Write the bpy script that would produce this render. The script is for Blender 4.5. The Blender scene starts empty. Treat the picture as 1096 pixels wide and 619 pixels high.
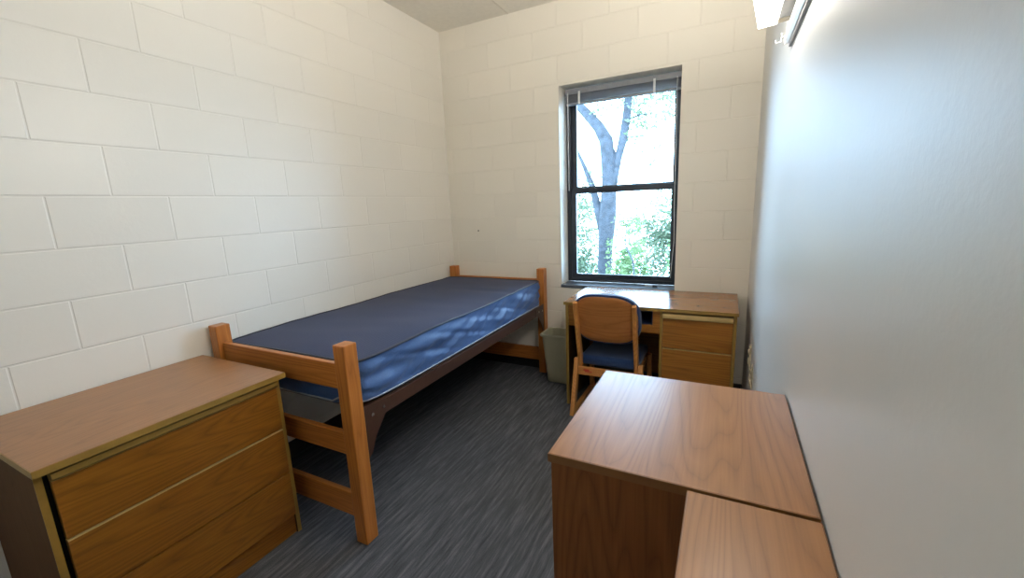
import bpy, bmesh, math, random
from mathutils import Vector, Matrix, noise

random.seed(7)
S = bpy.context.scene
COL = S.collection
RX = 2.478            # right wall plane
CEIL = 2.96
YREAR = -4.25
COURSE = 0.2032

# ------------------------------------------------------------------ helpers
def tag(o, label=None, cat=None, group=None, kind=None):
    if label: o['label'] = label
    if cat: o['category'] = cat
    if group: o['group'] = group
    if kind: o['kind'] = kind
    return o

def thing(name, loc, label=None, cat=None, group=None, kind=None):
    o = bpy.data.objects.new(name, None)
    o.empty_display_size = 0.1
    COL.objects.link(o)
    o.location = loc
    return tag(o, label, cat, group, kind)

def world_loc(o):
    v = Vector((0, 0, 0))
    while o:
        v += Vector(o.location)
        o = o.parent
    return v

def obj(name, bm, mat, parent=None, label=None, smooth=False, angle=None):
    """link a bmesh (built in world coordinates) as one mesh object, origin at its centre"""
    lo = Vector((1e9,) * 3); hi = -lo
    for v in bm.verts:
        for i in range(3):
            lo[i] = min(lo[i], v.co[i]); hi[i] = max(hi[i], v.co[i])
    c = (lo + hi) / 2
    bmesh.ops.translate(bm, verts=bm.verts, vec=-c)
    bmesh.ops.recalc_face_normals(bm, faces=bm.faces)
    me = bpy.data.meshes.new(name)
    bm.to_mesh(me); bm.free()
    mats = mat if isinstance(mat, (list, tuple)) else [mat]
    for m in mats: me.materials.append(m)
    if smooth:
        for p in me.polygons: p.use_smooth = True
        if angle:
            me.set_sharp_from_angle(angle=math.radians(angle))
    o = bpy.data.objects.new(name, me)
    COL.objects.link(o)
    if parent:
        o.parent = parent
        o.location = c - world_loc(parent)
    else:
        o.location = c
    if label: o['label'] = label
    return o

def B(): return bmesh.new()

def box(bm, x0, x1, y0, y1, z0, z1, bev=0.0, seg=2, mi=0):
    vs = [bm.verts.new((x, y, z)) for x in (x0, x1) for y in (y0, y1) for z in (z0, z1)]
    q = [(0, 1, 3, 2), (4, 6, 7, 5), (0, 4, 5, 1), (2, 3, 7, 6), (0, 2, 6, 4), (1, 5, 7, 3)]
    fs = [bm.faces.new([vs[i] for i in f]) for f in q]
    for f in fs: f.material_index = mi
    if bev > 0:
        es = list({e for f in fs for e in f.edges})
        bmesh.ops.bevel(bm, geom=es, offset=bev, segments=seg, profile=0.5, affect='EDGES')
    return bm

def bx(*a, **k): return box(B(), *a, **k)

def prism(bm, poly, axis, a, b, bev=0.0, seg=2):
    """extrude a 2-D polygon along axis (0 x, 1 y, 2 z) from a to b"""
    def mk(p, t):
        if axis == 0: return (t, p[0], p[1])
        if axis == 1: return (p[0], t, p[1])
        return (p[0], p[1], t)
    v0 = [bm.verts.new(mk(p, a)) for p in poly]
    v1 = [bm.verts.new(mk(p, b)) for p in poly]
    fs = [bm.faces.new(v0), bm.faces.new(v1[::-1])]
    n = len(poly)
    for i in range(n):
        fs.append(bm.faces.new((v0[i], v1[i], v1[(i + 1) % n], v0[(i + 1) % n])))
    bmesh.ops.recalc_face_normals(bm, faces=fs)
    if bev > 0:
        es = list({e for f in fs[:2] for e in f.edges})
        bmesh.ops.bevel(bm, geom=es, offset=bev, segments=seg, profile=0.5, affect='EDGES')
    return bm

def ribbon_poly(pts, w):
    """outline of a bar of width w following a polyline"""
    n = len(pts); L = []; Rr = []
    ww = w if isinstance(w, (list, tuple)) else [w] * n
    for i in range(n):
        p = Vector(pts[i])
        if i == 0: d = (Vector(pts[1]) - p).normalized()
        elif i == n - 1: d = (p - Vector(pts[i - 1])).normalized()
        else: d = ((p - Vector(pts[i - 1])).normalized() + (Vector(pts[i + 1]) - p).normalized()).normalized()
        nn = Vector((-d.y, d.x)) * ww[i] / 2
        L.append(tuple(p + nn)); Rr.append(tuple(p - nn))
    return L + Rr[::-1]

def tube(bm, pts, r, seg=8, closed=False):
    rings = []
    n = len(pts)
    for i, p in enumerate(pts):
        p = Vector(p)
        if closed: d = Vector(pts[(i + 1) % n]) - Vector(pts[i - 1])
        else: d = Vector(pts[min(i + 1, n - 1)]) - Vector(pts[max(i - 1, 0)])
        d.normalize()
        up = Vector((0, 0, 1)) if abs(d.z) < 0.9 else Vector((1, 0, 0))
        u = d.cross(up).normalized(); v = u.cross(d)
        rr = r[i] if isinstance(r, (list, tuple)) else r
        rings.append([bm.verts.new(p + (u * math.cos(2 * math.pi * k / seg) + v * math.sin(2 * math.pi * k / seg)) * rr) for k in range(seg)])
    m = n if closed else n - 1
    for i in range(m):
        a = rings[i]; b = rings[(i + 1) % n]
        for k in range(seg):
            bm.faces.new((a[k], a[(k + 1) % seg], b[(k + 1) % seg], b[k]))
    if not closed:
        bm.faces.new(rings[0][::-1]); bm.faces.new(rings[-1])
    return bm

def disc(bm, c, axis, r, h, seg=16):
    a = Vector(c); d = Vector((0, 0, 0)); d[axis] = h
    return tube(bm, [a, a + d], r, seg)

# ------------------------------------------------------------------ materials
def new_mat(name):
    m = bpy.data.materials.new(name); m.use_nodes = True
    nt = m.node_tree
    b = nt.nodes['Principled BSDF']
    return m, nt, b

def N(nt, t, **k):
    n = nt.nodes.new(t)
    for a, v in k.items():
        if a in n.inputs: n.inputs[a].default_value = v
        else: setattr(n, a, v)
    return n

def ramp(nt, stops):
    r = nt.nodes.new('ShaderNodeValToRGB')
    el = r.color_ramp.elements
    while len(el) < len(stops): el.new(0.5)
    for e, (p, c) in zip(el, stops):
        e.position = p; e.color = (c[0], c[1], c[2], 1)
    return r

def srgb(r, g, b):
    f = lambda v: (v / 255 / 12.92) if v / 255 <= 0.04045 else ((v / 255 + 0.055) / 1.055) ** 2.4
    return (f(r), f(g), f(b))

def plain(name, col, rough=0.5, metal=0.0, spec=0.5, noise_amt=0.06, nscale=30, bump=0.0, bscale=200):
    m, nt, b = new_mat(name)
    tc = N(nt, 'ShaderNodeTexCoord')
    nz = N(nt, 'ShaderNodeTexNoise', Scale=nscale, Detail=4.0)
    nt.links.new(tc.outputs['Object'], nz.inputs['Vector'])
    lo = [c * (1 - noise_amt) for c in col]; hi = [min(1, c * (1 + noise_amt)) for c in col]
    r = ramp(nt, [(0.3, lo), (0.7, hi)])
    nt.links.new(nz.outputs['Fac'], r.inputs['Fac'])
    nt.links.new(r.outputs['Color'], b.inputs['Base Color'])
    b.inputs['Roughness'].default_value = rough
    b.inputs['Metallic'].default_value = metal
    b.inputs['Specular IOR Level'].default_value = spec
    if bump > 0:
        n2 = N(nt, 'ShaderNodeTexNoise', Scale=bscale, Detail=3.0)
        nt.links.new(tc.outputs['Object'], n2.inputs['Vector'])
        bp = N(nt, 'ShaderNodeBump', Strength=1.0, Distance=bump)
        nt.links.new(n2.outputs['Fac'], bp.inputs['Height'])
        nt.links.new(bp.outputs['Normal'], b.inputs['Normal'])
    return m

def wood(name, axis, dark, mid, light, rough=0.3, scale=1.0, contrast=1.0, seed=0.0, spec=0.5, bands=6.0):
    """oak-like grain running along axis"""
    m, nt, b = new_mat(name)
    tc = N(nt, 'ShaderNodeTexCoord')
    mp = N(nt, 'ShaderNodeMapping')
    sc = [1.0, 1.0, 1.0]; sc[axis] = 0.09
    mp.inputs['Scale'].default_value = [s * scale for s in sc]
    mp.inputs['Location'].default_value = (seed, seed * 1.7, seed * .6)
    nt.links.new(tc.outputs['Object'], mp.inputs['Vector'])
    # cathedral figure: contour lines of a smooth stretched noise
    n1 = N(nt, 'ShaderNodeTexNoise', Scale=4.2, Detail=2.5, Roughness=0.5)
    nt.links.new(mp.outputs['Vector'], n1.inputs['Vector'])
    mul = N(nt, 'ShaderNodeMath', operation='MULTIPLY'); mul.inputs[1].default_value = bands * 6.5
    nt.links.new(n1.outputs['Fac'], mul.inputs[0])
    fr = N(nt, 'ShaderNodeMath', operation='PINGPONG'); fr.inputs[1].default_value = 0.5
    nt.links.new(mul.outputs[0], fr.inputs[0])
    m1 = N(nt, 'ShaderNodeMath', operation='MULTIPLY'); m1.inputs[1].default_value = 2.0
    nt.links.new(fr.outputs[0], m1.inputs[0])
    m2 = N(nt, 'ShaderNodeMath', operation='POWER'); m2.inputs[1].default_value = 0.42     # thin dark growth lines on a lighter ground
    nt.links.new(m1.outputs[0], m2.inputs[0])
    # fine pores
    mp2 = N(nt, 'ShaderNodeMapping')
    sc2 = [1.0, 1.0, 1.0]; sc2[axis] = 0.025
    mp2.inputs['Scale'].default_value = sc2
    nt.links.new(tc.outputs['Object'], mp2.inputs['Vector'])
    n2 = N(nt, 'ShaderNodeTexNoise', Scale=170.0, Detail=4.0, Roughness=0.6)
    nt.links.new(mp2.outputs['Vector'], n2.inputs['Vector'])
    n3 = N(nt, 'ShaderNodeTexNoise', Scale=34.0, Detail=3.0)
    nt.links.new(mp2.outputs['Vector'], n3.inputs['Vector'])
    a1 = N(nt, 'ShaderNodeMix', data_type='FLOAT'); a1.inputs[0].default_value = 0.62
    nt.links.new(m2.outputs[0], a1.inputs[2]); nt.links.new(n2.outputs['Fac'], a1.inputs[3])
    a2 = N(nt, 'ShaderNodeMix', data_type='FLOAT'); a2.inputs[0].default_value = 0.16
    nt.links.new(a1.outputs[0], a2.inputs[2]); nt.links.new(n3.outputs['Fac'], a2.inputs[3])
    lerp = lambda a, c, t: [a[i] + (c[i] - a[i]) * t for i in range(3)]
    r = ramp(nt, [(0.54 - .30 / contrast, dark), (0.54, mid), (0.54 + .26 / contrast, light)])
    nt.links.new(a2.outputs[0], r.inputs['Fac'])
    nt.links.new(r.outputs['Color'], b.inputs['Base Color'])
    b.inputs['Roughness'].default_value = rough
    b.inputs['Specular IOR Level'].default_value = spec
    bp = N(nt, 'ShaderNodeBump', Strength=0.25, Distance=0.0006)
    nt.links.new(n2.outputs['Fac'], bp.inputs['Height'])
    nt.links.new(bp.outputs['Normal'], b.inputs['Normal'])
    return m

def block_wall(name, u_axis, u0, col, rough=0.42):
    """painted concrete block: running bond, 16 x 8 inch module, in world coordinates"""
    m, nt, b = new_mat(name)
    geo = N(nt, 'ShaderNodeNewGeometry')
    sx = N(nt, 'ShaderNodeSeparateXYZ')
    nt.links.new(geo.outputs['Position'], sx.inputs[0])
    au = N(nt, 'ShaderNodeMath', operation='ADD'); au.inputs[1].default_value = -u0 + 40 * 2 * COURSE
    nt.links.new(sx.outputs[u_axis], au.inputs[0])
    av = N(nt, 'ShaderNodeMath', operation='ADD'); av.inputs[1].default_value = -1.3624 + 20 * COURSE
    nt.links.new(sx.outputs['Z'], av.inputs[0])
    cx = N(nt, 'ShaderNodeCombineXYZ')
    nt.links.new(au.outputs[0], cx.inputs[0]); nt.links.new(av.outputs[0], cx.inputs[1])
    br = N(nt, 'ShaderNodeTexBrick', offset=0.5, offset_frequency=2, squash=1.0, squash_frequency=2)
    br.inputs['Scale'].default_value = 1.0
    br.inputs['Brick Width'].default_value = 2 * COURSE
    br.inputs['Row Height'].default_value = COURSE
    br.inputs['Mortar Size'].default_value = 0.0052
    br.inputs['Mortar Smooth'].default_value = 0.7
    br.inputs['Color1'].default_value = (*[c * 1.01 for c in col], 1)
    br.inputs['Color2'].default_value = (*[c * .97 for c in col], 1)
    br.inputs['Mortar'].default_value = (*[c * .985 for c in col], 1)
    nt.links.new(cx.outputs[0], br.inputs['Vector'])
    nt.links.new(br.outputs['Color'], b.inputs['Base Color'])
    n1 = N(nt, 'ShaderNodeTexNoise', Scale=55.0, Detail=5.0, Roughness=0.6)
    nt.links.new(geo.outputs['Position'], n1.inputs['Vector'])
    # pores that come and go from block to block
    n2 = N(nt, 'ShaderNodeTexNoise', Scale=2.2, Detail=2.0)
    nt.links.new(geo.outputs['Position'], n2.inputs['Vector'])
    pr = ramp(nt, [(0.5, (0.15,) * 3), (0.68, (1, 1, 1))])
    nt.links.new(n2.outputs['Fac'], pr.inputs['Fac'])
    pm = N(nt, 'ShaderNodeMath', operation='MULTIPLY')
    nt.links.new(n1.outputs['Fac'], pm.inputs[0]); nt.links.new(pr.outputs['Color'], pm.inputs[1])
    ps = N(nt, 'ShaderNodeMath', operation='MULTIPLY'); ps.inputs[1].default_value = 0.30
    nt.links.new(pm.outputs[0], ps.inputs[0])
    h = N(nt, 'ShaderNodeMath', operation='SUBTRACT')
    nt.links.new(ps.outputs[0], h.inputs[0]); nt.links.new(br.outputs['Fac'], h.inputs[1])
    bp = N(nt, 'ShaderNodeBump', Strength=0.6, Distance=0.0035)
    nt.links.new(h.outputs[0], bp.inputs['Height'])
    nt.links.new(bp.outputs['Normal'], b.inputs['Normal'])
    b.inputs['Roughness'].default_value = rough
    return m

WALLC = (0.84, 0.805, 0.735)
M = {}
M['block_left'] = block_wall('painted_block_left', 'Y', -2.6685 - COURSE, WALLC, 0.38)
M['block_far'] = block_wall('painted_block_far', 'X', 0.2678, (0.86, 0.815, 0.725), 0.45)
M['rear'] = plain('painted_rear', WALLC, .6, bump=.0005, bscale=120)

def right_wall_mat():
    m, nt, b = new_mat('eggshell_wall')
    geo = N(nt, 'ShaderNodeNewGeometry')
    b.inputs['Base Color'].default_value = (0.72, 0.705, 0.675, 1)
    b.inputs['Roughness'].default_value = 0.42
    b.inputs['Specular IOR Level'].default_value = 0.5
    n1 = N(nt, 'ShaderNodeTexNoise', Scale=90.0, Detail=3.0, Roughness=0.55)
    nt.links.new(geo.outputs['Position'], n1.inputs['Vector'])
    n2 = N(nt, 'ShaderNodeTexNoise', Scale=9.0, Detail=2.0)
    nt.links.new(geo.outputs['Position'], n2.inputs['Vector'])
    ad = N(nt, 'ShaderNodeMath', operation='MULTIPLY_ADD'); ad.inputs[1].default_value = 2.0
    nt.links.new(n2.outputs['Fac'], ad.inputs[0]); nt.links.new(n1.outputs['Fac'], ad.inputs[2])
    bp = N(nt, 'ShaderNodeBump', Strength=0.35, Distance=0.0008)
    nt.links.new(ad.outputs[0], bp.inputs['Height'])
    nt.links.new(bp.outputs['Normal'], b.inputs['Normal'])
    return m
M['wall_right'] = right_wall_mat()
M['ceiling'] = plain('ceiling_paint', (0.78, 0.745, 0.67), .85, bump=.001, bscale=160, noise_amt=.03)
M['sealant'] = plain('joint_sealant', (0.70, 0.66, 0.58), .6)

def carpet():
    m, nt, b = new_mat('loop_carpet')
    geo = N(nt, 'ShaderNodeNewGeometry')
    mp = N(nt, 'ShaderNodeMapping'); mp.inputs['Scale'].default_value = (1.0, 0.07, 1.0)
    nt.links.new(geo.outputs['Position'], mp.inputs['Vector'])
    n1 = N(nt, 'ShaderNodeTexNoise', Scale=60.0, Detail=5.0, Roughness=0.7)
    nt.links.new(mp.outputs['Vector'], n1.inputs['Vector'])
    n3 = N(nt, 'ShaderNodeTexNoise', Scale=420.0, Detail=2.0)
    nt.links.new(geo.outputs['Position'], n3.inputs['Vector'])
    mx = N(nt, 'ShaderNodeMix', data_type='FLOAT'); mx.inputs[0].default_value = 0.35
    nt.links.new(n1.outputs['Fac'], mx.inputs[2]); nt.links.new(n3.outputs['Fac'], mx.inputs[3])
    r = ramp(nt, [(0.34, (0.030, 0.032, 0.038)), (0.5, (0.068, 0.071, 0.081)), (0.68, (0.165, 0.168, 0.182))])
    nt.links.new(mx.outputs[0], r.inputs['Fac'])
    nt.links.new(r.outputs['Color'], b.inputs['Base Color'])
    b.inputs['Roughness'].default_value = 0.95
    b.inputs['Specular IOR Level'].default_value = 0.15
    bp = N(nt, 'ShaderNodeBump', Strength=0.6, Distance=0.003)
    nt.links.new(mx.outputs[0], bp.inputs['Height'])
    nt.links.new(bp.outputs['Normal'], b.inputs['Normal'])
    return m
M['carpet'] = carpet()
M['vinyl'] = plain('black_vinyl', (0.012, 0.012, 0.014), .45)

# oak laminate of the case goods, in three grain directions, the upright one shaded darker
LD, LM, LL = (0.185, 0.078, 0.026), (0.275, 0.122, 0.041), (0.34, 0.158, 0.056)
M['lam_x'] = wood('oak_laminate_x', 0, LD, LM, LL, .20, seed=1.3)
M['lam_y'] = wood('oak_laminate_y', 1, LD, LM, LL, .31, seed=2.1, spec=.6)
M['lam_z_shaded'] = wood('oak_laminate_z_shaded', 2, (0.095, 0.032, 0.008), (0.165, 0.060, 0.016), (0.215, 0.084, 0.025), .45, seed=.4, spec=.25)  # shade of the unlit chest front put into the wood colour
FD, FM, FL = (0.125, 0.044, 0.005), (0.215, 0.081, 0.009), (0.29, 0.122, 0.015)
M['front_y'] = wood('oak_front_y', 1, FD, FM, FL, .32, seed=3.3)
M['front_x'] = wood('oak_front_x', 0, (0.17, 0.062, 0.010), (0.285, 0.112, 0.019), (0.37, 0.160, 0.030), .32, seed=5.1)
M['band'] = plain('edge_band', (0.27, 0.165, 0.036), .38, noise_amt=.08)
M['band_brown'] = plain('edge_band_brown', (0.17, 0.072, 0.016), .4, noise_amt=.08)
M['band_light'] = plain('edge_band_light', (0.55, 0.39, 0.16), .4, noise_amt=.06)
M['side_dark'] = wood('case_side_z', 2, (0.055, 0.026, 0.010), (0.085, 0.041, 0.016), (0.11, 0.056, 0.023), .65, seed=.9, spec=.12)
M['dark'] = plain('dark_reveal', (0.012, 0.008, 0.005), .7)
# solid oak of bed and chair
OD, OM, OL = (0.24, 0.078, 0.014), (0.40, 0.138, 0.026), (0.52, 0.205, 0.045)
for ax, nm in enumerate('xyz'):
    M['oak_' + nm] = wood('solid_oak_' + nm, ax, OD, OM, OL, .36, seed=.7 + ax, bands=5)
CD_, CM_, CL_ = (0.36, 0.135, 0.032), (0.52, 0.22, 0.058), (0.62, 0.30, 0.095)
M['chair_z'] = wood('chair_oak_z', 2, CD_, CM_, CL_, .34, seed=1.9)
M['chair_x'] = wood('chair_oak_x', 0, CD_, CM_, CL_, .34, seed=2.4)
M['chair_ply'] = wood('chair_ply_x', 0, (0.28, 0.10, 0.026), (0.40, 0.155, 0.042), (0.48, 0.20, 0.062), .3, scale=.6, seed=4.0)
M['steel'] = plain('brown_steel', (0.060, 0.028, 0.017), .42, metal=.2)
M['bolt'] = plain('bolt_steel', (0.75, 0.72, 0.68), .25, metal=1.0)

def fabric(name, col, rough, sheen=0.0, weave=900, bump=.0004, spec=.3, streak=False):
    m, nt, b = new_mat(name)
    tc = N(nt, 'ShaderNodeTexCoord')
    nz = N(nt, 'ShaderNodeTexNoise', Scale=weave * .3, Detail=3.0)
    nt.links.new(tc.outputs['Object'], nz.inputs['Vector'])
    r = ramp(nt, [(0.3, [c * .82 for c in col]), (0.7, [c * 1.18 for c in col])])
    nt.links.new(nz.outputs['Fac'], r.inputs['Fac'])
    nt.links.new(r.outputs['Color'], b.inputs['Base Color'])
    b.inputs['Roughness'].default_value = rough
    b.inputs['Specular IOR Level'].default_value = spec
    b.inputs['Sheen Weight'].default_value = sheen
    h = nz.outputs['Fac']
    if streak:
        wv = N(nt, 'ShaderNodeTexWave', bands_direction='X', Scale=18.0, Distortion=1.2, Detail=2.0)
        nt.links.new(tc.outputs['Object'], wv.inputs['Vector'])
        ad = N(nt, 'ShaderNodeMath', operation='MULTIPLY_ADD'); ad.inputs[1].default_value = 1.6
        nt.links.new(wv.outputs['Fac'], ad.inputs[0]); nt.links.new(nz.outputs['Fac'], ad.inputs[2])
        h = ad.outputs[0]
    bp = N(nt, 'ShaderNodeBump', Strength=0.7, Distance=bump)
    nt.links.new(h, bp.inputs['Height'])
    nt.links.new(bp.outputs['Normal'], b.inputs['Normal'])
    return m
M['tick_top'] = fabric('mattress_top_fabric', (0.030, 0.040, 0.088), .75, .05, spec=.2, streak=True, bump=.0006)
M['tick_side'] = fabric('mattress_side_vinyl', (0.043, 0.098, 0.25), .48, .1, spec=.32, weave=700, bump=.0002)
M['pipe_dark'] = plain('dark_piping', (0.010, 0.012, 0.025), .5)
M['pipe_light'] = plain('pale_piping', (0.30, 0.32, 0.37), .5)
M['uph'] = fabric('blue_upholstery', (0.008, 0.030, 0.105), .85, .25)
M['can'] = plain('beige_plastic', (0.38, 0.36, 0.255), .42, noise_amt=.03)
M['alum'] = plain('bronze_aluminium', (0.014, 0.019, 0.030), .38, metal=.0, spec=.6)
M['blind'] = plain('grey_blind', (0.24, 0.25, 0.28), .5)
M['blind_white'] = plain('blind_cord_white', (0.75, 0.75, 0.75), .5)
M['sill'] = plain('slate_sill', (0.085, 0.098, 0.12), .30, noise_amt=.12, nscale=60)
M['housing'] = plain('white_enamel', (0.42, 0.415, 0.40), .4)
M['rail_white'] = plain('white_rail', (0.78, 0.78, 0.77), .3)
M['plate'] = plain('ivory_plate', (0.52, 0.45, 0.33), .4)
M['red'] = plain('red_sticker', (0.45, 0.05, 0.03), .5)
M['tray'] = plain('blue_tray', (0.012, 0.035, 0.11), .6)
M['clear'] = plain('clear_plastic', (0.6, 0.62, 0.65), .15)
M['nail'] = plain('grey_nail', (0.15, 0.14, 0.13), .4, metal=.8)

def glass_mat():
    m, nt, b = new_mat('window_glass')
    nt.nodes.remove(b)
    out = nt.nodes['Material Output']
    fr = N(nt, 'ShaderNodeFresnel', IOR=1.45)
    tr = N(nt, 'ShaderNodeBsdfTransparent'); tr.inputs['Color'].default_value = (0.96, 0.98, 0.98, 1)
    gl = N(nt, 'ShaderNodeBsdfGlossy', Roughness=0.02)
    mx = N(nt, 'ShaderNodeMixShader')
    nt.links.new(fr.outputs[0], mx.inputs[0]); nt.links.new(tr.outputs[0], mx.inputs[1]); nt.links.new(gl.outputs[0], mx.inputs[2])
    nt.links.new(mx.outputs[0], out.inputs['Surface'])
    return m
M['glass'] = glass_mat()

def emit(name, col, strength):
    m, nt, b = new_mat(name)
    b.inputs['Base Color'].default_value = (0.8, 0.8, 0.8, 1)
    b.inputs['Emission Color'].default_value = (*col, 1)
    b.inputs['Emission Strength'].default_value = strength
    return m
M['lens'] = emit('lamp_lens', (1.0, 0.945, 0.85), 16.0)
M['fill_up'] = emit('lamp_fill_top', (1.0, 0.945, 0.85), 205.0)  # unseen glowing top, added to brighten the ceiling and far wall

def leaf_mat(name, c1, c2, trans):
    m, nt, b = new_mat(name)
    geo = N(nt, 'ShaderNodeNewGeometry')
    nz = N(nt, 'ShaderNodeTexNoise', Scale=6.0, Detail=3.0)
    nt.links.new(geo.outputs['Position'], nz.inputs['Vector'])
    r = ramp(nt, [(0.35, c1), (0.65, c2)])
    nt.links.new(nz.outputs['Fac'], r.inputs['Fac'])
    nt.links.new(r.outputs['Color'], b.inputs['Base Color'])
    b.inputs['Roughness'].default_value = .5
    out = nt.nodes['Material Output']
    tl = N(nt, 'ShaderNodeBsdfTranslucent')
    nt.links.new(r.outputs['Color'], tl.inputs['Color'])
    mx = N(nt, 'ShaderNodeMixShader'); mx.inputs[0].default_value = trans
    nt.links.new(b.outputs[0], mx.inputs[1]); nt.links.new(tl.outputs[0], mx.inputs[2])
    nt.links.new(mx.outputs[0], out.inputs['Surface'])
    return m
M['leaf_a'] = leaf_mat('leaf_green', (0.070, 0.125, 0.040), (0.13, 0.20, 0.075), .5)
M['leaf_b'] = leaf_mat('leaf_pale', (0.10, 0.16, 0.055), (0.19, 0.25, 0.11), .5)
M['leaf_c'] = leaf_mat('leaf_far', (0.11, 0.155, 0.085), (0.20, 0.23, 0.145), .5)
M['bark'] = plain('grey_bark', (0.033, 0.035, 0.042), .9, noise_amt=.45, nscale=9, bump=.02, bscale=14)
M['ground'] = plain('grass_ground', (0.03, 0.05, 0.025), .95, noise_amt=.3, nscale=3)

# ------------------------------------------------------------------ the setting
tag(obj('floor', bx(-0.2, RX + .2, YREAR - .2, 0.3, -0.15, 0.0), M['carpet']), kind='structure')
tag(obj('ceiling', bx(-0.2, RX + .2, YREAR - .2, 0.3, CEIL, CEIL + .15), M['ceiling']), kind='structure')
tag(obj('wall_left', bx(-0.2, 0.0, YREAR - .2, 0.3, -0.0, CEIL), M['block_left']), kind='structure')
tag(obj('wall_right', bx(RX, RX + .2, YREAR - .2, 0.3, 0.0, CEIL), M['wall_right']), kind='structure')
tag(obj('wall_rear', bx(0.0, RX, YREAR - .2, YREAR, 0.0, CEIL), M['rear']), kind='structure')
WX0, WX1, WZ0, WZ1, WT = 1.09, 1.99, 0.762, 2.36, 0.30
bm = B()
box(bm, 0.0, WX0, 0.0, WT, 0.0, CEIL)
box(bm, WX1, RX, 0.0, WT, 0.0, CEIL)
box(bm, WX0, WX1, 0.0, WT, 0.0, WZ0)
box(bm, WX0, WX1, 0.0, WT, WZ1, CEIL)
tag(obj('wall_far', bm, M['block_far']), kind='structure')
tag(obj('trim_1', bx(0.672, 0.682, YREAR, -0.001, CEIL - .003, CEIL), M['sealant']), kind='structure')
tag(obj('baseboard_left', bx(0.0, .006, YREAR, -.006, 0, .10, bev=.002), M['vinyl']), kind='structure')
tag(obj('baseboard_far', bx(0.0, RX, -.006, 0, 0, .10, bev=.002), M['vinyl']), kind='structure')
tag(obj('baseboard_right', bx(RX - .006, RX, YREAR, -.006, 0, .10, bev=.002), M['vinyl']), kind='structure')

# window: bronze double-hung unit set back in the block reveal
win = thing('window_1', ((WX0 + WX1) / 2, .17, .80), kind='structure')
FY0, FY1 = .17, .25
SZ = .786
bm = B()
box(bm, WX0, WX0 + .035, FY0, FY1, SZ, WZ1, bev=.002)
box(bm, WX1 - .035, WX1, FY0, FY1, SZ, WZ1, bev=.002)
box(bm, WX0 + .034, WX1 - .034, FY0, FY1, SZ, SZ + .03, bev=.002)
box(bm, WX0 + .034, WX1 - .034, FY0, FY1, WZ1 - .04, WZ1, bev=.002)
obj('window_frame', bm, M['alum'], win)
def sash(name, y0, y1, z0, z1, bot, top):
    bm = B()
    xa, xb = WX0 + .034, WX1 - .034
    box(bm, xa, xa + .042, y0, y1, z0, z1, bev=.003)
    box(bm, xb - .026, xb, y0, y1, z0, z1, bev=.003)
    box(bm, xa + .04, xb - .024, y0, y1, z0, z0 + bot, bev=.003)
    box(bm, xa + .04, xb - .024, y0, y1, z1 - top, z1, bev=.003)
    s = obj(name, bm, M['alum'], win)
    obj('pane', bx(xa + .038, xb - .022, (y0 + y1) / 2 - .003, (y0 + y1) / 2 + .003, z0 + bot - .004, z1 - top + .004), M['glass'], s)
    return s
sash('lower_sash', FY0 + .008, FY0 + .038, SZ + .028, 1.580, .038, .045)
sash('upper_sash', FY0 + .040, FY0 + .072, 1.552, WZ1 - .038, .040, .045)
obj('window_sill', bx(WX0 - .005, WX1 + .004, -.012, FY0 + .002, .762, SZ, bev=.004), M['sill'], win)

# raised mini blind under the soffit
bl = thing('mini_blind', (1.54, .10, 2.27), 'grey aluminium mini blind drawn up to the top of the window', 'blind')
obj('headrail', bx(WX0 + .025, WX1 - .006, .075, .125, 2.300, 2.342, bev=.003), M['blind'], bl)
bm = B()
for k in range(14):
    z = 2.292 - k * .0036
    prism(bm, ribbon_poly([(.076, z), (.10, z + .0022), (.124, z)], .0012), 0, WX0 + .03, WX1 - .012)
obj('slat_stack', bm, M['blind'], bl)
obj('bottom_rail', bx(WX0 + .03, WX1 - .012, .082, .118, 2.224, 2.240, bev=.004), M['blind'], bl)
for x in (1.235, 1.80):
    bm = B(); box(bm, x - .008, x + .008, .066, .0745, 2.222, 2.318, bev=.002)
    obj('ladder_clip', bm, M['blind_white'], bl, 'pale clip over the slats')
obj('tilt_wand', tube(B(), [(1.142, .07, 2.315), (1.142, .066, 2.28), (1.144, .066, 1.56)], .0042, 8), M['blind_white'], bl, 'thin white hanging wand', smooth=True)
pts = [(1.955, .072, 2.31), (1.958, .07, 1.9), (1.962, .07, 1.45), (1.968, .074, 1.15), (1.955, .08, .95), (1.95, .08, .86)]
obj('pull_cord', tube(B(), pts, .0022, 6), M['blind_white'], bl, 'thin white pull cord', smooth=True)

tas = thing('cord_tassel', (1.84, .05, SZ), 'small clear plastic cord tassel lying on the dark window sill', 'tassel')
bm = B(); tube(bm, [(1.765, .07, SZ + .010), (1.80, .06, SZ + .008), (1.83, .035, SZ + .010)], [.010, .006, .008], 8)
obj('tassel_body', bm, M['clear'], tas, smooth=True, angle=50)
bm = B(); tube(bm, [(1.83, .035, SZ + .0105), (1.862, .02, SZ + .0105)], [.010, .0075], 8)
obj('tip', bm, M['dark'], tas, 'dark tip')

tag(obj('wall_nail', tube(B(), [(.268 + .025, .0, 1.247), (.268 + .025, -.006, 1.247)], .006, 10), M['nail']),
    'tiny dark nail head in the white block wall left of the window', 'nail')

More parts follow.
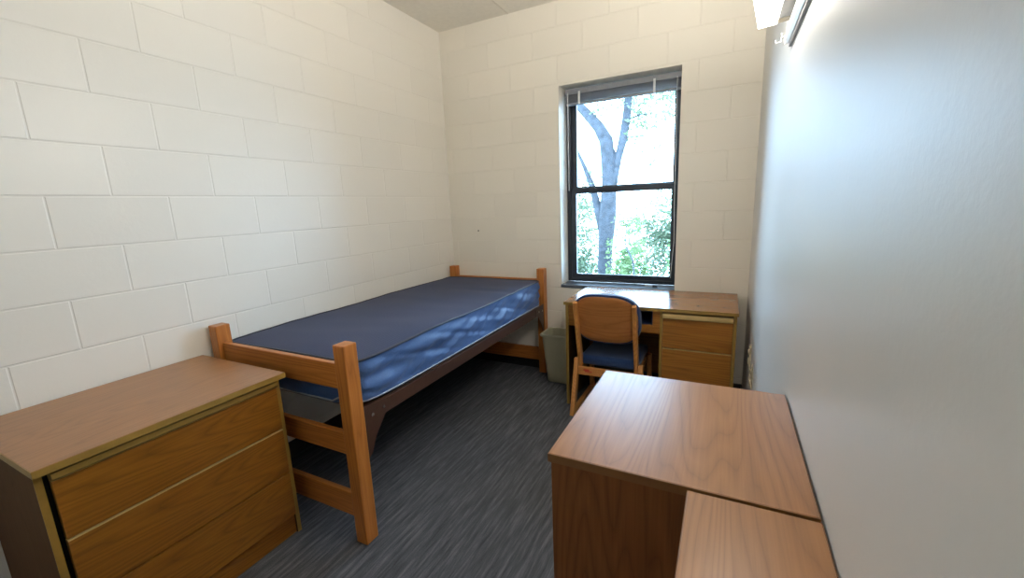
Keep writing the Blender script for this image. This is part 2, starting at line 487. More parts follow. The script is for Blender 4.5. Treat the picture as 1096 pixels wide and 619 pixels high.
# two outlet plates low on the right wall beside the desk
for (oy, oz, lab) in ((-.70, .500, 'ivory outlet plate on the smooth right wall, the higher one beside the desk drawers'),
                      (-.93, .468, 'ivory outlet plate on the smooth right wall, the lower one nearer the tall chest')):
    ol = thing('wall_outlet', (RX, oy, oz + .06), lab, 'outlet', 'outlets on the right wall')
    obj('cover_plate', bx(RX - .007, RX, oy - .037, oy + .037, oz, oz + .118, bev=.003), M['plate'], ol)
    for z in (oz + .030, oz + .088):
        f = obj('receptacle', disc(B(), (RX - .013, oy, z), 0, .017, .008, 18), M['plate'], ol)
        bm = B()
        for dy in (-.006, .006): box(bm, RX - .0138, RX - .0128, oy + dy - .0014, oy + dy + .0014, z - .002, z + .008)
        obj('slots', bm, M['dark'], f)

# wall light and rail high on the right wall
lf = thing('wall_light', (RX, -2.18, 2.01), 'glowing white fluorescent wall light high on the right wall', 'light')
Y0, Y1 = -2.28, -1.56
obj('lens', prism(B(), [(2.378, 2.006), (2.430, 2.010), (2.430, 2.155), (2.345, 2.178), (2.352, 2.128)], 1, Y0, Y1, bev=.003), M['lens'], lf, 'bright white diffuser')
obj('uplight_fill', prism(B(), [(2.346, 2.1795), (2.431, 2.157), (RX - .006, 2.157), (RX - .006, 2.192), (2.346, 2.192)], 1, Y0, Y1), M['fill_up'], lf, 'unseen glowing top added to light the ceiling')
obj('housing', prism(B(), [(2.431, 2.012), (RX - .004, 2.016), (RX - .004, 2.150), (2.431, 2.150)], 1, Y0 + .02, Y1 - .04, bev=.003), M['housing'], lf)
obj('end_cap', prism(B(), [(2.431, 2.012), (RX - .003, 2.016), (RX - .003, 2.150), (2.431, 2.150)], 1, Y1 - .037, Y1 + .002, bev=.003), M['plate'], lf, 'beige end piece')
obj('end_cap', prism(B(), [(2.378, 2.006), (RX - .003, 2.016), (RX - .003, 2.192), (2.343, 2.192), (2.350, 2.128)], 1, Y0 - .012, Y0, bev=.003), M['housing'], lf)
rl = thing('wall_rail', (RX, -2.2, 1.96), 'white metal rail fixed along the right wall just below the light', 'rail')
obj('strip', prism(B(), [(RX, 1.940), (RX - .012, 1.944), (RX - .020, 1.955), (RX - .020, 1.985), (RX - .012, 1.992), (RX, 1.992)], 1, -2.85, -1.565, bev=.0), M['rail_white'], rl)
obj('shadow_strip', bx(RX - .010, RX, -2.85, -1.60, 1.9925, 2.010), M['dark'], rl, 'dark strip painted in for the shadow gap above the rail')  # dark strip standing in for the shadow gap under the light housing
obj('lower_lip', bx(RX - .009, RX, -2.85, -1.563, 1.934, 1.9395), plain('rail_lip', (.30, .30, .31), .5), rl, 'dark lower lip')
bm = B()
tube(bm, [(RX - .006, -1.555, 1.992), (RX - .012, -1.550, 1.950), (RX - .018, -1.548, 1.948), (RX - .020, -1.546, 1.972)], .004, 8)
tube(bm, [(RX - .030, -1.545, 1.985), (RX - .031, -1.545, 1.958), (RX - .045, -1.545, 1.956), (RX - .046, -1.545, 1.966)], .003, 8)
tube(bm, [(RX - .018, -1.547, 1.975), (RX - .031, -1.545, 1.970)], .003, 8)
obj('hook', bm, M['rail_white'], rl, 'small white wire hook')

# ------------------------------------------------------------------ bed
bed = thing('bed_frame', (.48, -1.12, 0), 'oak bed frame with square posts along the left block wall', 'bed')
PX0, PX1 = .900, .965
LX0, LX1 = .012, .077
NY0, NY1 = -2.205, -2.135
FYa, FYb = -.100, -.030
PH = .928
for (xa, xb, ya, yb) in ((LX0, LX1, NY0, NY1), (PX0, PX1, NY0, NY1), (LX0, LX1, FYa, FYb), (PX0, PX1, FYa, FYb)):
    obj('post', bx(xa, xb, ya, yb, 0, PH, bev=.005, seg=3), M['oak_z'], bed)
for (ya, yb) in ((NY0 + .022, NY1 - .022), (FYa + .022, FYb - .022)):
    for (z0, z1, nm) in ((.722, .838, 'top_rail'), (.415, .520, 'middle_rail'), (.105, .222, 'bottom_rail')):
        if nm == 'middle_rail' and ya > -1: continue
        obj(nm, bx(LX1 - .004, PX0 + .004, ya, yb, z0, z1, bev=.004, seg=3), M['oak_x'], bed)
for (x, s) in ((PX1 - .022, 1), (LX0 + .022, -1)):
    bm = B()
    t = .004
    xo = x + s * .012
    box(bm, min(xo, xo - s * t), max(xo, xo - s * t), NY1, FYa, .545, .612, bev=.001)          # upright leaf of the angle
    box(bm, min(xo - s * .04, xo - s * t), max(xo - s * .04, xo - s * t), NY1, FYa, .545, .549)  # inner leaf
    for (yb_, d) in ((NY1, 1), (FYa, -1)):                                                      # end gussets
        poly = [(yb_, .630), (yb_ + d * .17, .612), (yb_ + d * .17, .560), (yb_ + d * .125, .545), (yb_ + d * .06, .47), (yb_ + d * .025, .400), (yb_, .385)]
        prism(bm, poly, 0, min(xo, xo + s * .003), max(xo, xo + s * .003))
    sr = obj('side_rail', bm, M['steel'], bed, 'dark brown steel side rail')
    if s > 0:
        for (yy, zz) in ((NY1 + .045, .578), (NY1 + .115, .583), (FYa - .045, .578), (FYa - .115, .583)):
            obj('bolt', disc(B(), (xo + .003, yy, zz), 0, .008, .006, 12), M['bolt'], sr, 'shiny bolt head')
bm = B()
box(bm, LX0 + .02, PX1 - .03, NY1 + .03, FYa - .03, .600, .612)
obj('deck', bm, M['steel'], bed, 'dark steel mattress deck')
for k in range(3):
    y = -1.75 + k * .63
    obj('cross_slat', bx(LX0 + .03, PX1 - .035, y - .018, y + .018, .575, .600), M['steel'], bed)

# mattress
mt = thing('mattress', (.48, -1.12, .615), 'navy blue vinyl mattress with dark top lying on the bed frame', 'mattress')
MX0, MX1, MY0, MY1, MZ0, MZ1 = .018, .936, -2.128, -.106, .618, .826
def top_z(x, y):
    fx = (x - MX0) / (MX1 - MX0); fy = (y - MY0) / (MY1 - MY0)
    e = min(fx, 1 - fx) * (MX1 - MX0); g = min(fy, 1 - fy) * (MY1 - MY0)
    z = MZ1 + .010 * (1 - math.exp(-e / .06)) * (1 - math.exp(-g / .08))
    z += .008 * noise.noise((x * 2.2, y * 1.6, 3.1)) + .004 * noise.noise((x * 3, y * 6, 9.0))
    z -= .006 * math.exp(-((y + .62) / .05) ** 2) * fx
    return z
def perim(n_per=.02):
    """closed rounded-rectangle path, with outward normals"""
    r = .05; pts = []
    def line(a, b):
        L = (Vector(b) - Vector(a)).length; n = max(2, int(L / n_per))
        return [tuple(Vector(a).lerp(Vector(b), i / n)) for i in range(n)]
    def arc(c, a0):
        return [(c[0] + r * math.cos(math.radians(a0 + i * 15)), c[1] + r * math.sin(math.radians(a0 + i * 15))) for i in range(6)]
    pts += line((MX1, MY0 + r), (MX1, MY1 - r)); pts += arc((MX1 - r, MY1 - r), 0)
    pts += line((MX1 - r, MY1), (MX0 + r, MY1)); pts += arc((MX0 + r, MY1 - r), 90)
    pts += line((MX0, MY1 - r), (MX0, MY0 + r)); pts += arc((MX0 + r, MY0 + r), 180)
    pts += line((MX0 + r, MY0), (MX1 - r, MY0)); pts += arc((MX1 - r, MY0 + r), 270)
    return pts
PER = perim()
# top panel: the outline shrunk ring by ring towards the middle line
bm = B()
cx, cy = (MX0 + MX1) / 2, (MY0 + MY1) / 2
rings = []
NR = 22
for i in range(NR + 1):
    t = i / NR
    ring = []
    for (x, y) in PER:
        ax = cx; ay = max(MY0 + .45, min(MY1 - .45, y))
        X = x + (ax - x) * t; Yy = y + (ay - y) * t
        ring.append(bm.verts.new((X, Yy, top_z(X, Yy))))
    rings.append(ring)
n = len(PER)
for i in range(NR):
    for k in range(n):
        try: bm.faces.new((rings[i][k], rings[i][(k + 1) % n], rings[i + 1][(k + 1) % n], rings[i + 1][k]))
        except ValueError: pass
bmesh.ops.remove_doubles(bm, verts=bm.verts, dist=.0002)
obj('top_panel', bm, M['tick_top'], mt, 'dark navy ribbed top cover', smooth=True)
# side band with slack vinyl wrinkles
def wrinkle(x, y, t):
    if x > MX1 - .02: pass
    s = y * 1.0 + x * 1.0
    w = math.sin(math.pi * t) ** .8
    a = noise.noise((s * 4.2 + t * 1.3, t * 2.0 - s * .9, 1.7))
    b_ = noise.noise((s * 14 - t * 5.0, t * 3.0, 5.5))
    c = 1 - abs(noise.noise((s * 3.1 + t * 2.4, t * 1.2 + s * 1.1, 8.2))) * 2.2
    ends = math.exp(-(y - MY0) / .35) if x > MX1 - .06 else 0
    d = math.sin(t * 14 + s * 2.5) * .006 * ends
    return w * (.018 * a + .014 * b_ - .026 * max(0, c - .50)) + w * d * 1.6
bm = B()
NT = 18
grid = []
for (i, (x, y)) in enumerate(PER):
    p0 = Vector(PER[i - 1]); p1 = Vector(PER[(i + 1) % n])
    d = (p1 - p0).normalized(); nr = Vector((d.y, -d.x))
    col = []
    for j in range(NT + 1):
        t = j / NT
        ztop = top_z(x, y) - .001
        zb = MZ0 + (.022 * math.exp(-(y - MY0) / .10) if x > .8 else 0)
        z = zb + (ztop - zb) * t
        o = (.004 * math.sin(math.pi * t) + wrinkle(x, y, t)) if 0 < j < NT else 0
        o = min(o, .016)
        if x < .5 or y > MY1 - .03 or y < MY0 + .03: o = min(o, .004)
        col.append(bm.verts.new((x + nr.x * o, y + nr.y * o, z)))
    grid.append(col)
for i in range(n):
    for j in range(NT):
        bm.faces.new((grid[i][j], grid[(i + 1) % n][j], grid[(i + 1) % n][j + 1], grid[i][j + 1]))
bm.faces.new([c[0] for c in grid][::-1])
obj('side_panel', bm, M['tick_side'], mt, 'shiny wrinkled blue vinyl side', smooth=True)
obj('top_piping', tube(B(), [(x, y, top_z(x, y) + .0005) for x, y in PER[::2]], .0062, 8, closed=True), M['pipe_dark'], mt, 'dark piping', smooth=True)
def zb_of(x, y): return MZ0 + (.022 * math.exp(-(y - MY0) / .10) if x > .8 else 0) + .006
obj('bottom_piping', tube(B(), [(x, y, zb_of(x, y)) for x, y in PER[::2]], .0042, 8, closed=True), M['pipe_light'], mt, 'pale grey piping', smooth=True)

# ------------------------------------------------------------------ left dresser (front faces the room)
dr = thing('dresser', (.31, -2.63, 0), 'low oak dresser with wide drawers against the left wall in front of the bed', 'dresser')
DX, DY0, DY1 = .600, -3.005, -2.258
def slab(x0, x1, y0, y1, z0, z1, mat, parent, name='top', band='band'):
    o = obj(name, bx(x0 + .0015, x1 - .0015, y0 + .0015, y1 - .0015, z0, z1, bev=.0015), mat, parent)
    bm = B(); t = .0016
    box(bm, x0, x0 + t, y0, y1, z0 + .001, z1 - .0008)
    box(bm, x1 - t, x1, y0, y1, z0 + .001, z1 - .0008)
    box(bm, x0 + t, x1 - t, y0, y0 + t, z0 + .001, z1 - .0008)
    box(bm, x0 + t, x1 - t, y1 - t, y1, z0 + .001, z1 - .0008)
    obj('edge_band', bm, M[band], o, 'olive brown edge banding' if band == 'band' else 'brown edge banding')
    return o
slab(.010, .640, -3.012, -2.250, .766, .790, M['lam_y'], dr)
bm = B()
box(bm, .015, DX - .002, DY0, DY0 + .018, 0, .765)
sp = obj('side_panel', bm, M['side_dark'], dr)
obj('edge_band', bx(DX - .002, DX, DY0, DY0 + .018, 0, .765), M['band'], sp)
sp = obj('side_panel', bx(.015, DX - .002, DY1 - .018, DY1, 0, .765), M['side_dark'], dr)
obj('edge_band', bx(DX - .002, DX, DY1 - .018, DY1, 0, .765), M['band'], sp)
obj('back_panel', bx(.015, .022, DY0 + .0185, DY1 - .0185, .02, .765), M['side_dark'], dr)
obj('inner_carcass', bx(.030, DX - .025, DY0 + .0185, DY1 - .0185, .100, .760), M['dark'], dr, 'dark interior behind the drawer fronts')
obj('kick_plate', bx(DX - .030, DX - .012, DY0 + .0185, DY1 - .0185, 0, .096), M['front_y'], dr)
for (z0, z1, light) in ((.535, .728, True), (.320, .527, True), (.104, .313, False)):
    f = obj('drawer', bx(DX - .010, DX + .010, DY0 + .031, DY1 - .021, z0, z1, bev=.0015), M['front_y'], dr)
    if light:
        obj('edge_band', bx(DX - .011, DX + .0108, DY0 + .0315, DY1 - .0215, z1 - .001, z1 + .0030), M['band_light'], f, 'pale edge along the drawer top')
    if z1 > .7:
        g = prism(B(), [(DX - .010, .7315), (DX + .018, .7315), (DX + .024, .738), (DX + .024, .757), (DX - .010, .757)], 1, DY0 + .031, DY1 - .021)
        obj('pull_strip', g, M['band'], f, 'olive brown finger pull')

# ------------------------------------------------------------------ desk under the window
dk = thing('desk', (1.87, -.30, 0), 'oak pedestal desk with two drawers below the window', 'desk')
TX0, TX1, TY0, TY1 = 1.318, 2.412, -.598, -.0135
slab(TX0, TX1, TY0, TY1, .758, .781, M['lam_x'], dk)
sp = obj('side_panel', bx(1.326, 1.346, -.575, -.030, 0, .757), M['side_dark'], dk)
obj('edge_band', bx(1.326, 1.346, -.578, -.5752, 0, .757), M['band'], sp)
sp = obj('side_panel', bx(2.386, 2.404, -.575, -.030, 0, .757), M['lam_z_shaded'], dk)
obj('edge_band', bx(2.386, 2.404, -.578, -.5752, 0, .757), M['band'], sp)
sp = obj('pedestal_panel', bx(1.966, 1.982, -.575, -.030, 0, .757), M['lam_z_shaded'], dk)
obj('edge_band', bx(1.966, 1.982, -.578, -.5752, 0, .757), M['band'], sp)
obj('back_panel', bx(1.3465, 1.9655, -.055, -.038, .12, .757), M['lam_x'], dk)
obj('inner_carcass', bx(1.9825, 2.3855, -.550, -.040, .095, .742), M['dark'], dk, 'dark interior behind the drawer fronts')
obj('kick_plate', bx(1.9825, 2.3855, -.545, -.530, 0, .094), M['front_x'], dk)
for (z0, z1) in ((.516, .711), (.104, .508)):
    f = obj('drawer', bx(1.984, 2.384, -.578, -.5505, z0, z1, bev=.0015), M['front_x'], dk)
    if z1 < .6:
        obj('edge_band', bx(1.9845, 2.3835, -.5788, -.551, z1 - .001, z1 + .0032), M['band_light'], f, 'pale edge along the drawer top')
    else:
        g = prism(B(), [(-.5505, .7135), (-.588, .7135), (-.592, .719), (-.592, .745), (-.5505, .745)], 0, 1.984, 2.384)
        obj('pull_strip', g, M['band_light'], f, 'tan finger pull')
bm = B()
box(bm, 1.3465, 1.9655, -.572, -.552, .604, .655, bev=.001)
box(bm, 1.920, 1.9655, -.572, -.552, 0.655, .757, bev=.001)
box(bm, 1.3465, 1.390, -.572, -.552, 0.655, .757, bev=.001)
ap = obj('apron', bm, M['front_x'], dk, 'wooden apron with an open slot')
bm = B()
box(bm, 1.392, 1.918, -.551, -.22, .650, .656)
box(bm, 1.392, 1.918, -.226, -.220, .656, .742)
box(bm, 1.392, 1.398, -.551, -.226, .656, .742)
box(bm, 1.912, 1.918, -.551, -.226, .656, .742)
obj('slot_tray', bm, M['tray'], ap, 'dark blue lining of the slot')

# ------------------------------------------------------------------ chair pushed in at the desk
ch = thing('desk_chair', (1.65, -.50, 0), 'wooden chair with curved back and blue seat tucked under the desk', 'chair')
CXL, CXR = 1.405, 1.875         # outer faces of the two side frames
TH = .030
for (xa, xb) in ((CXL, CXL + TH), (CXR - TH, CXR)):
    # sled base: rear leg, front leg, floor runner
    obj('leg', prism(B(), [(-.752, .004), (-.706, .004), (-.582, .380), (-.632, .390)], 0, xa, xb, bev=.004), M['chair_z'], ch)
    obj('leg', prism(B(), [(-.256, .004), (-.208, .004), (-.236, .346), (-.284, .346)], 0, xa, xb, bev=.004), M['chair_z'], ch)
    obj('runner', prism(B(), [(-.698, .0), (-.262, .0), (-.258, .034), (-.696, .034)], 0, xa + .002, xb - .002, bev=.003), M['chair_z'], ch)
    xi = (xa + TH, xb + TH * .9) if xa == CXL else (xa - TH * .9, xb - TH)
    pr = ribbon_poly([(-.595, .265), (-.612, .35), (-.645, .48), (-.682, .62), (-.725, .795), (-.735, .815)], [.03, .046, .046, .040, .034, .026])
    obj('back_upright', prism(B(), pr, 0, xi[0], xi[1], bev=.005, seg=3), M['chair_z'], ch)
    obj('seat_rail', bx(xi[0], xi[1], -.62, -.245, .290, .336, bev=.004), M['chair_z'], ch)
cr = obj('cross_rail', bx(CXL + TH, CXR - TH, -.642, -.620, .272, .332, bev=.004), M['chair_x'], ch)
bm = B()
box(bm, 1.475, 1.515, -.6432, -.6422, .306, .318)
box(bm, 1.485, 1.535, -.6432, -.6422, .297, .305)
obj('sticker', bm, M['red'], cr, 'small red sticker')
obj('front_rail', bx(CXL + TH, CXR - TH, -.270, -.248, .290, .334, bev=.004), M['chair_x'], ch)
# seat cushion
bm = B()
box(bm, CXL + TH + .002, CXR - TH - .002, -.612, -.215, .338, .408, bev=.024, seg=5)
obj('seat', bm, M['uph'], ch, 'dark blue upholstered seat', smooth=True)
# back shell: rounded outline, bowed in plan
def back_outline(grow=0.0, k=56):
    pts = []
    w = .207 + grow
    for i in range(k):
        a = 2 * math.pi * i / k
        c, s = math.cos(a), math.sin(a)
        e = 2.0 / 3.8
        X = w * math.copysign(abs(c) ** e, c)
        top, bot = .165 + grow, .165 + grow
        Z = math.copysign(abs(s) ** (2.0 / 2.9), s) * (top if s > 0 else bot)
        if Z > 0: Z -= .020 * (X / w) ** 2 * (Z / top)
        pts.append((X, Z))
    return pts
def shell(y_off, thick, grow, zc=.702, puff=0.0):
    bm = B()
    out = back_outline(grow)
    cxm = (CXL + CXR) / 2
    def place(X, Z, d):
        bow = -.030 * (1 - (X / .203) ** 2)          # middle sits further back (towards the room)
        lean = -(Z) * .30
        return (cxm + X, -.682 + bow + lean + d + y_off, zc + Z)
    layers = []
    for d, sc in ((0, .975), (.003, 1.0), (thick - .004, 1.0), (thick, .97)):
        rings = []
        for q in (1.0, .8, .6, .4, .2):
            pf = puff * (1 - q * q) if d == thick else 0
            rings.append([bm.verts.new(place(X * sc * q, Z * sc * q, d + pf)) for X, Z in out])
            if d not in (0, thick): break
        layers.append(rings)
    k = len(out)
    def bridge(a, b):
        for i in range(k): bm.faces.new((a[i], a[(i + 1) % k], b[(i + 1) % k], b[i]))
    for L in (layers[0], layers[3]):
        for a, b in zip(L, L[1:]): bridge(a, b)
        bm.faces.new(L[-1])
    bridge(layers[0][0], layers[1][0]); bridge(layers[1][0], layers[2][0]); bridge(layers[2][0], layers[3][0])
    return bm
obj('backrest', shell(.0, .012, 0.0), M['chair_ply'], ch, 'bowed plywood back shell', smooth=True, angle=40)
obj('back_cushion', shell(.0125, .044, .013, puff=.012), M['uph'], ch, 'dark blue upholstered back pad', smooth=True, angle=60)

# ------------------------------------------------------------------ waste bin between bed and desk
wb = thing('waste_bin', (1.15, -.18, 0), 'beige plastic waste bin between bed post and desk', 'bin')
def rrect(x0, x1, y0, y1, r, z, k=6):
    pts = []
    for (cx_, cy_, a0) in ((x1 - r, y1 - r, 0), (x0 + r, y1 - r, 90), (x0 + r, y0 + r, 180), (x1 - r, y0 + r, 270)):
        for i in range(k + 1):
            a = math.radians(a0 + 90 * i / k)
            pts.append((cx_ + r * math.cos(a), cy_ + r * math.sin(a), z))
    return pts
def loft(bm, loops, cap0=False, cap1=False):
    vs = [[bm.verts.new(p) for p in L] for L in loops]
    k = len(loops[0])
    for a, b in zip(vs, vs[1:]):
        for i in range(k): bm.faces.new((a[i], a[(i + 1) % k], b[(i + 1) % k], b[i]))
    if cap0: bm.faces.new(vs[0][::-1])
    if cap1: bm.faces.new(vs[-1])
    return bm
def bin_sec(z, ins):
    t = z / .415
    return rrect(1.040 - .034 * t + ins, 1.270 + .034 * t - ins, -.262 - .026 * t + ins, -.112 + .026 * t - ins, .030, z)
loops = [bin_sec(.002, .004), bin_sec(.010, 0)] + [bin_sec(.01 + .405 * i / 8, 0) for i in range(1, 9)]
loops += [bin_sec(.415, .003)] + [bin_sec(.415 - .4 * i / 8, .003) for i in range(1, 9)]
obj('bucket', loft(B(), loops, True, True), M['can'], wb, smooth=True, angle=40)
loops = [bin_sec(.402, -.001), bin_sec(.400, -.010), bin_sec(.413, -.013), bin_sec(.420, -.008), bin_sec(.418, .002), bin_sec(.404, .0025)]
obj('rim', loft(B(), loops), M['can'], wb, smooth=True, angle=50)

# ------------------------------------------------------------------ tall chests along the right wall
rc = thing('chest', (2.235, -2.34, 0), 'tall oak chest with wide glossy top against the right wall', 'chest')
RX0, RX1, RY0, RY1, RZ = 2.008, 2.4740, -2.602, -2.120, .950
slab(RX0, RX1, RY0, RY1, RZ - .020, RZ, M['lam_y'], rc, band='band_brown')
for (ya, yb) in ((RY0 + .004, RY0 + .022), (RY1 - .022, RY1 - .004)):
    obj('side_panel', bx(RX0 + .006, RX1 - .006, ya, yb, 0, RZ - .0205), M['lam_z_shaded'], rc)
obj('back_panel', bx(RX1 - .014, RX1 - .007, RY0 + .0225, RY1 - .0225, .02, RZ - .0205), M['side_dark'], rc)
obj('inner_carcass', bx(RX0 + .035, RX1 - .020, RY0 + .0225, RY1 - .0225, .09, RZ - .03), M['dark'], rc)
obj('kick_plate', bx(RX0 + .036, RX0 + .050, RY0 + .0225, RY1 - .0225, 0, .089), M['front_y'], rc)
for (z0, z1) in ((.70, .90), (.50, .692), (.30, .492), (.095, .292)):
    obj('drawer', bx(RX0 + .010, RX0 + .0345, RY0 + .024, RY1 - .024, z0, z1, bev=.0015), M['front_y'], rc)

nc = thing('side_cabinet', (2.37, -2.83, 0), 'narrow oak cabinet nearest the camera beside the right wall', 'cabinet')
NX0, NX1, NY0_, NY1_, NZ = 2.277, 2.4750, -3.06, -2.606, .947
slab(NX0, NX1, NY0_, NY1_, NZ - .020, NZ, M['lam_y'], nc, band='band_brown')
for (ya, yb) in ((NY0_ + .004, NY0_ + .022), (NY1_ - .022, NY1_ - .004)):
    obj('side_panel', bx(NX0 + .006, NX1 - .006, ya, yb, 0, NZ - .0205), M['lam_z_shaded'], nc)
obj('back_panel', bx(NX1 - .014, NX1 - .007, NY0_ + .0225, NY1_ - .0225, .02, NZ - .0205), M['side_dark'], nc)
obj('door', bx(NX0 + .006, NX0 + .024, NY0_ + .0235, NY1_ - .0235, .08, NZ - .03, bev=.0015), M['lam_z_shaded'], nc)
obj('kick_plate', bx(NX0 + .030, NX0 + .045, NY0_ + .0225, NY1_ - .0225, 0, .078), M['front_y'], nc)

# ------------------------------------------------------------------ outside
tag(obj('ground_outside', bx(-12, 12, 1.0, 13.0, -3.3, -3.2), M['ground']), kind='structure')
def leaves(bm, c, rad, count, size, rnd, squash=1.0, hollow=.25, clump=0.0):
    cl = [Vector((rnd.uniform(-1, 1), rnd.uniform(-1, 1), rnd.uniform(-.2, 1))).normalized() * rnd.uniform(.45, 1.0) for _ in range(max(12, count // 70))]
    for _ in range(count):
        while True:
            p = Vector((rnd.uniform(-1, 1), rnd.uniform(-1, 1), rnd.uniform(-1, 1)))
            if hollow < p.length < 1: break
        if clump and rnd.random() < .75:
            p = rnd.choice(cl) + Vector((rnd.gauss(0, .10), rnd.gauss(0, .12), rnd.gauss(0, .05)))
        p = Vector((p.x * rad[0], p.y * rad[1], p.z * rad[2])) + Vector(c)
        s = size * rnd.uniform(.6, 1.3)
        u = Vector((rnd.gauss(0, 1), rnd.gauss(0, 1), rnd.gauss(0, .6))).normalized()
        w = u.cross(Vector((rnd.gauss(0, 1), rnd.gauss(0, 1), rnd.gauss(0, 1)))).normalized()
        nrm = u.cross(w)
        a = bm.verts.new(p - u * s); b_ = bm.verts.new(p + w * s * .42 + nrm * s * .08)
        c_ = bm.verts.new(p + u * s); d = bm.verts.new(p - w * s * .42 + nrm * s * .08)
        bm.faces.new((a, b_, c_)); bm.faces.new((a, c_, d))
    return bm
TY = 6.0
tr = thing('tree', (-.1, TY, -3.2), 'large forked tree outside the window', 'tree')
bm = B()
tube(bm, [(-.20, TY, -3.3), (-.15, TY, -1.6), (-.10, TY, -.2), (-.06, TY, .55), (-.03, TY, 1.1), (.01, TY, 1.8), (-.01, TY, 2.3), (-.06, TY, 2.75), (-.24, TY + .05, 3.05), (-.55, TY + .1, 3.40), (-1.0, TY + .2, 3.85), (-1.7, TY + .3, 4.6)],
     [.34, .24, .150, .160, .190, .150, .150, .145, .12, .10, .08, .04], 14)
tube(bm, [(-.06, TY, .65), (-.16, TY, 1.05), (-.27, TY, 1.45), (-.36, TY, 1.8), (-.55, TY + .1, 2.2), (-.9, TY + .2, 2.9)], [.13, .115, .085, .07, .05, .02], 10)
tube(bm, [(.02, TY, 1.5), (.10, TY, 1.95), (.20, TY, 2.35), (.30, TY, 2.75), (.37, TY, 3.2), (.42, TY, 3.8), (.44, TY, 4.6)], [.12, .10, .075, .09, .085, .075, .04], 10)
tube(bm, [(.10, TY, 1.85), (.11, TY, 2.2), (.13, TY, 2.55)], [.10, .085, .008], 8)
tube(bm, [(.36, TY, 3.1), (.62, TY + .2, 3.22), (1.0, TY + .3, 3.20)], [.03, .02, .01], 6)
tube(bm, [(.41, TY, 3.7), (.2, TY + .2, 4.2), (.0, TY + .3, 4.6)], [.03, .02, .01], 6)
obj('trunk', bm, M['bark'], tr, 'grey forked trunk', smooth=True)
rnd = random.Random(3)
bm = B()
for (c, r, k) in (((.85, TY + .3, 3.35), (.55, .5, .45), 260), ((.45, TY, 3.75), (.5, .5, .5), 170), ((.5, TY + .1, 3.0), (.25, .3, .4), 90), ((1.15, TY + .3, 3.7), (.5, .4, .35), 170),
                  ((-.2, TY, 3.5), (.35, .3, .3), 50), ((.85, TY + .2, 2.35), (.35, .3, .3), 30), ((-.35, TY, 1.9), (.2, .2, .3), 40), ((.3, TY, 4.4), (.9, .6, .5), 200), ((-.9, TY, 4.5), (.9, .6, .6), 120)):
    leaves(bm, c, r, k, .065, rnd)
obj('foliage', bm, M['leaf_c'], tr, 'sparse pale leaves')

bushes = [((-1.06, 4.7, -1.0), (.62, .5, 2.65), 6500, .045, 'leaf_a', 'dense green bush outside at the lower left of the window'),
          ((.66, 4.9, -1.0), (.46, .5, 2.30), 5600, .045, 'leaf_b', 'pale green bush outside right of the tree trunk'),
          ((1.82, 4.4, -1.0), (.48, .5, 2.25), 4200, .045, 'leaf_a', 'green bush outside at the lower right of the window'),
          ((-.06, 4.75, -1.4), (.16, .40, 1.62), 1500, .042, 'leaf_b', 'low leafy bush outside in front of the tree trunk'),
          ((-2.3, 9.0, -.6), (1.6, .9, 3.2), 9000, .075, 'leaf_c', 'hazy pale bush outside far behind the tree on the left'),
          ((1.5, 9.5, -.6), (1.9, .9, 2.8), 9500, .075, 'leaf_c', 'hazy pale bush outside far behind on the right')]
for i, (c, r, k, s, mm, lab) in enumerate(bushes):
    b_ = thing('bush', (c[0], c[1], -3.2), lab, 'bush')
    rn = random.Random(20 + i)
    obj('foliage', leaves(B(), c, r, k, s, rn, hollow=.05, clump=1.0), M[mm], b_)
    bm = B()
    for q in range(4):
        a = rn.uniform(0, 6.28)
        tube(bm, [(c[0], c[1], -3.25), (c[0] + .2 * math.cos(a), c[1] + .2 * math.sin(a), c[2] - r[2] * .4), (c[0] + r[0] * .5 * math.cos(a), c[1] + r[1] * .5 * math.sin(a), c[2] + r[2] * .5)], [.04, .025, .008], 6)
    obj('stem', bm, M['bark'], b_, smooth=True)
sp_ = thing('sapling', (.70, 4.2, -3.2), 'thin dark bare sapling outside the lower right pane', 'sapling')
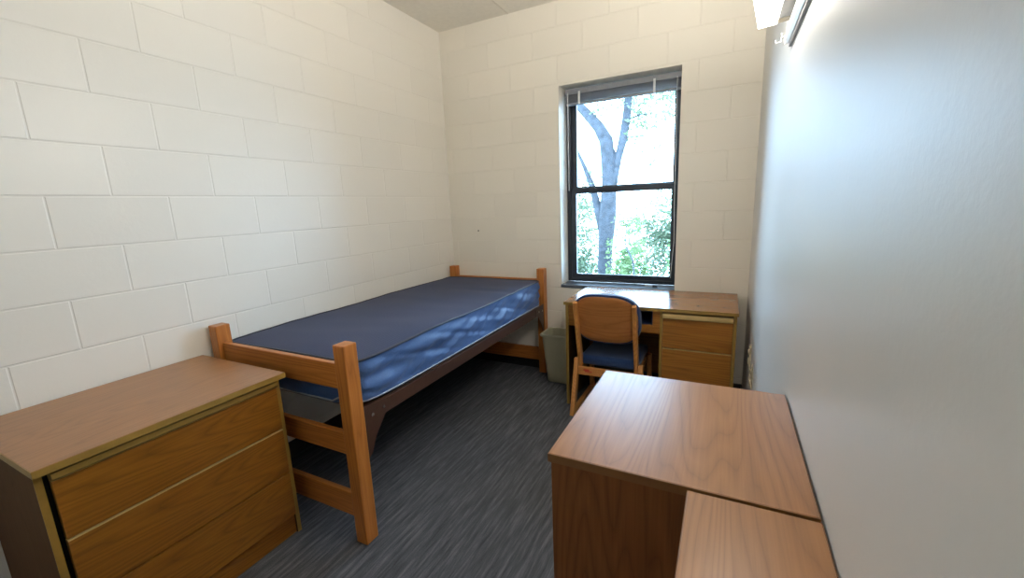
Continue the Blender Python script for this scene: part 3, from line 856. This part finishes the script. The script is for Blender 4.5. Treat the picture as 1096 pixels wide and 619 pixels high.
obj('stem', tube(B(), [(.95, 4.2, -3.25), (.93, 4.2, -.2), (.90, 4.2, .2), (.88, 4.2, .42), (.78, 4.2, .62), (.74, 4.2, .68), (.76, 4.2, .95), (.77, 4.2, 1.18)], [.03, .02, .016, .014, .013, .012, .010, .006], 6), M['bark'], sp_, smooth=True)

# ------------------------------------------------------------------ light and camera
w = bpy.data.worlds.new('World'); S.world = w; w.use_nodes = True
bg = w.node_tree.nodes['Background']
bg.inputs['Color'].default_value = (0.44, 0.70, 1.0, 1)
bg.inputs['Strength'].default_value = 19.0
po = bpy.data.lights.new('window_portal', 'AREA'); po.shape = 'RECTANGLE'
po.size = WX1 - WX0; po.size_y = WZ1 - SZ
po.cycles.is_portal = True          # emits nothing: only guides sampling of the sky through the real window
pob = bpy.data.objects.new('window_portal', po); COL.objects.link(pob)
pob.location = ((WX0 + WX1) / 2, .29, (WZ1 + SZ) / 2)
pob.rotation_euler = (math.radians(-90), 0, 0)

F, PIT, YAW, ROL = 450.65, .1946, -.4724, .0413
f = Vector((math.sin(YAW) * math.cos(PIT), math.cos(YAW) * math.cos(PIT), -math.sin(PIT)))
rt = Vector((math.cos(YAW), -math.sin(YAW), 0)); dn = f.cross(rt)
r2 = rt * math.cos(ROL) + dn * math.sin(ROL)
d2 = -rt * math.sin(ROL) + dn * math.cos(ROL)
cd = bpy.data.cameras.new('Camera'); cam = bpy.data.objects.new('Camera', cd); COL.objects.link(cam)
cd.sensor_width = 36.0; cd.lens = F / 1096 * 36.0; cd.clip_start = .02
m3 = Matrix((r2, -d2, -f)).transposed()
cam.matrix_world = Matrix.Translation((2.3151, -3.3345, 1.4567)) @ m3.to_4x4()
S.camera = cam

S.view_settings.view_transform = 'Standard'
S.view_settings.look = 'None'
S.view_settings.gamma = 1.0
S.view_settings.use_curve_mapping = False
S.view_settings.exposure = 0.06
S.cycles.use_denoising = True
S.cycles.max_bounces = 10
S.cycles.diffuse_bounces = 6
S.cycles.sample_clamp_indirect = 8.0
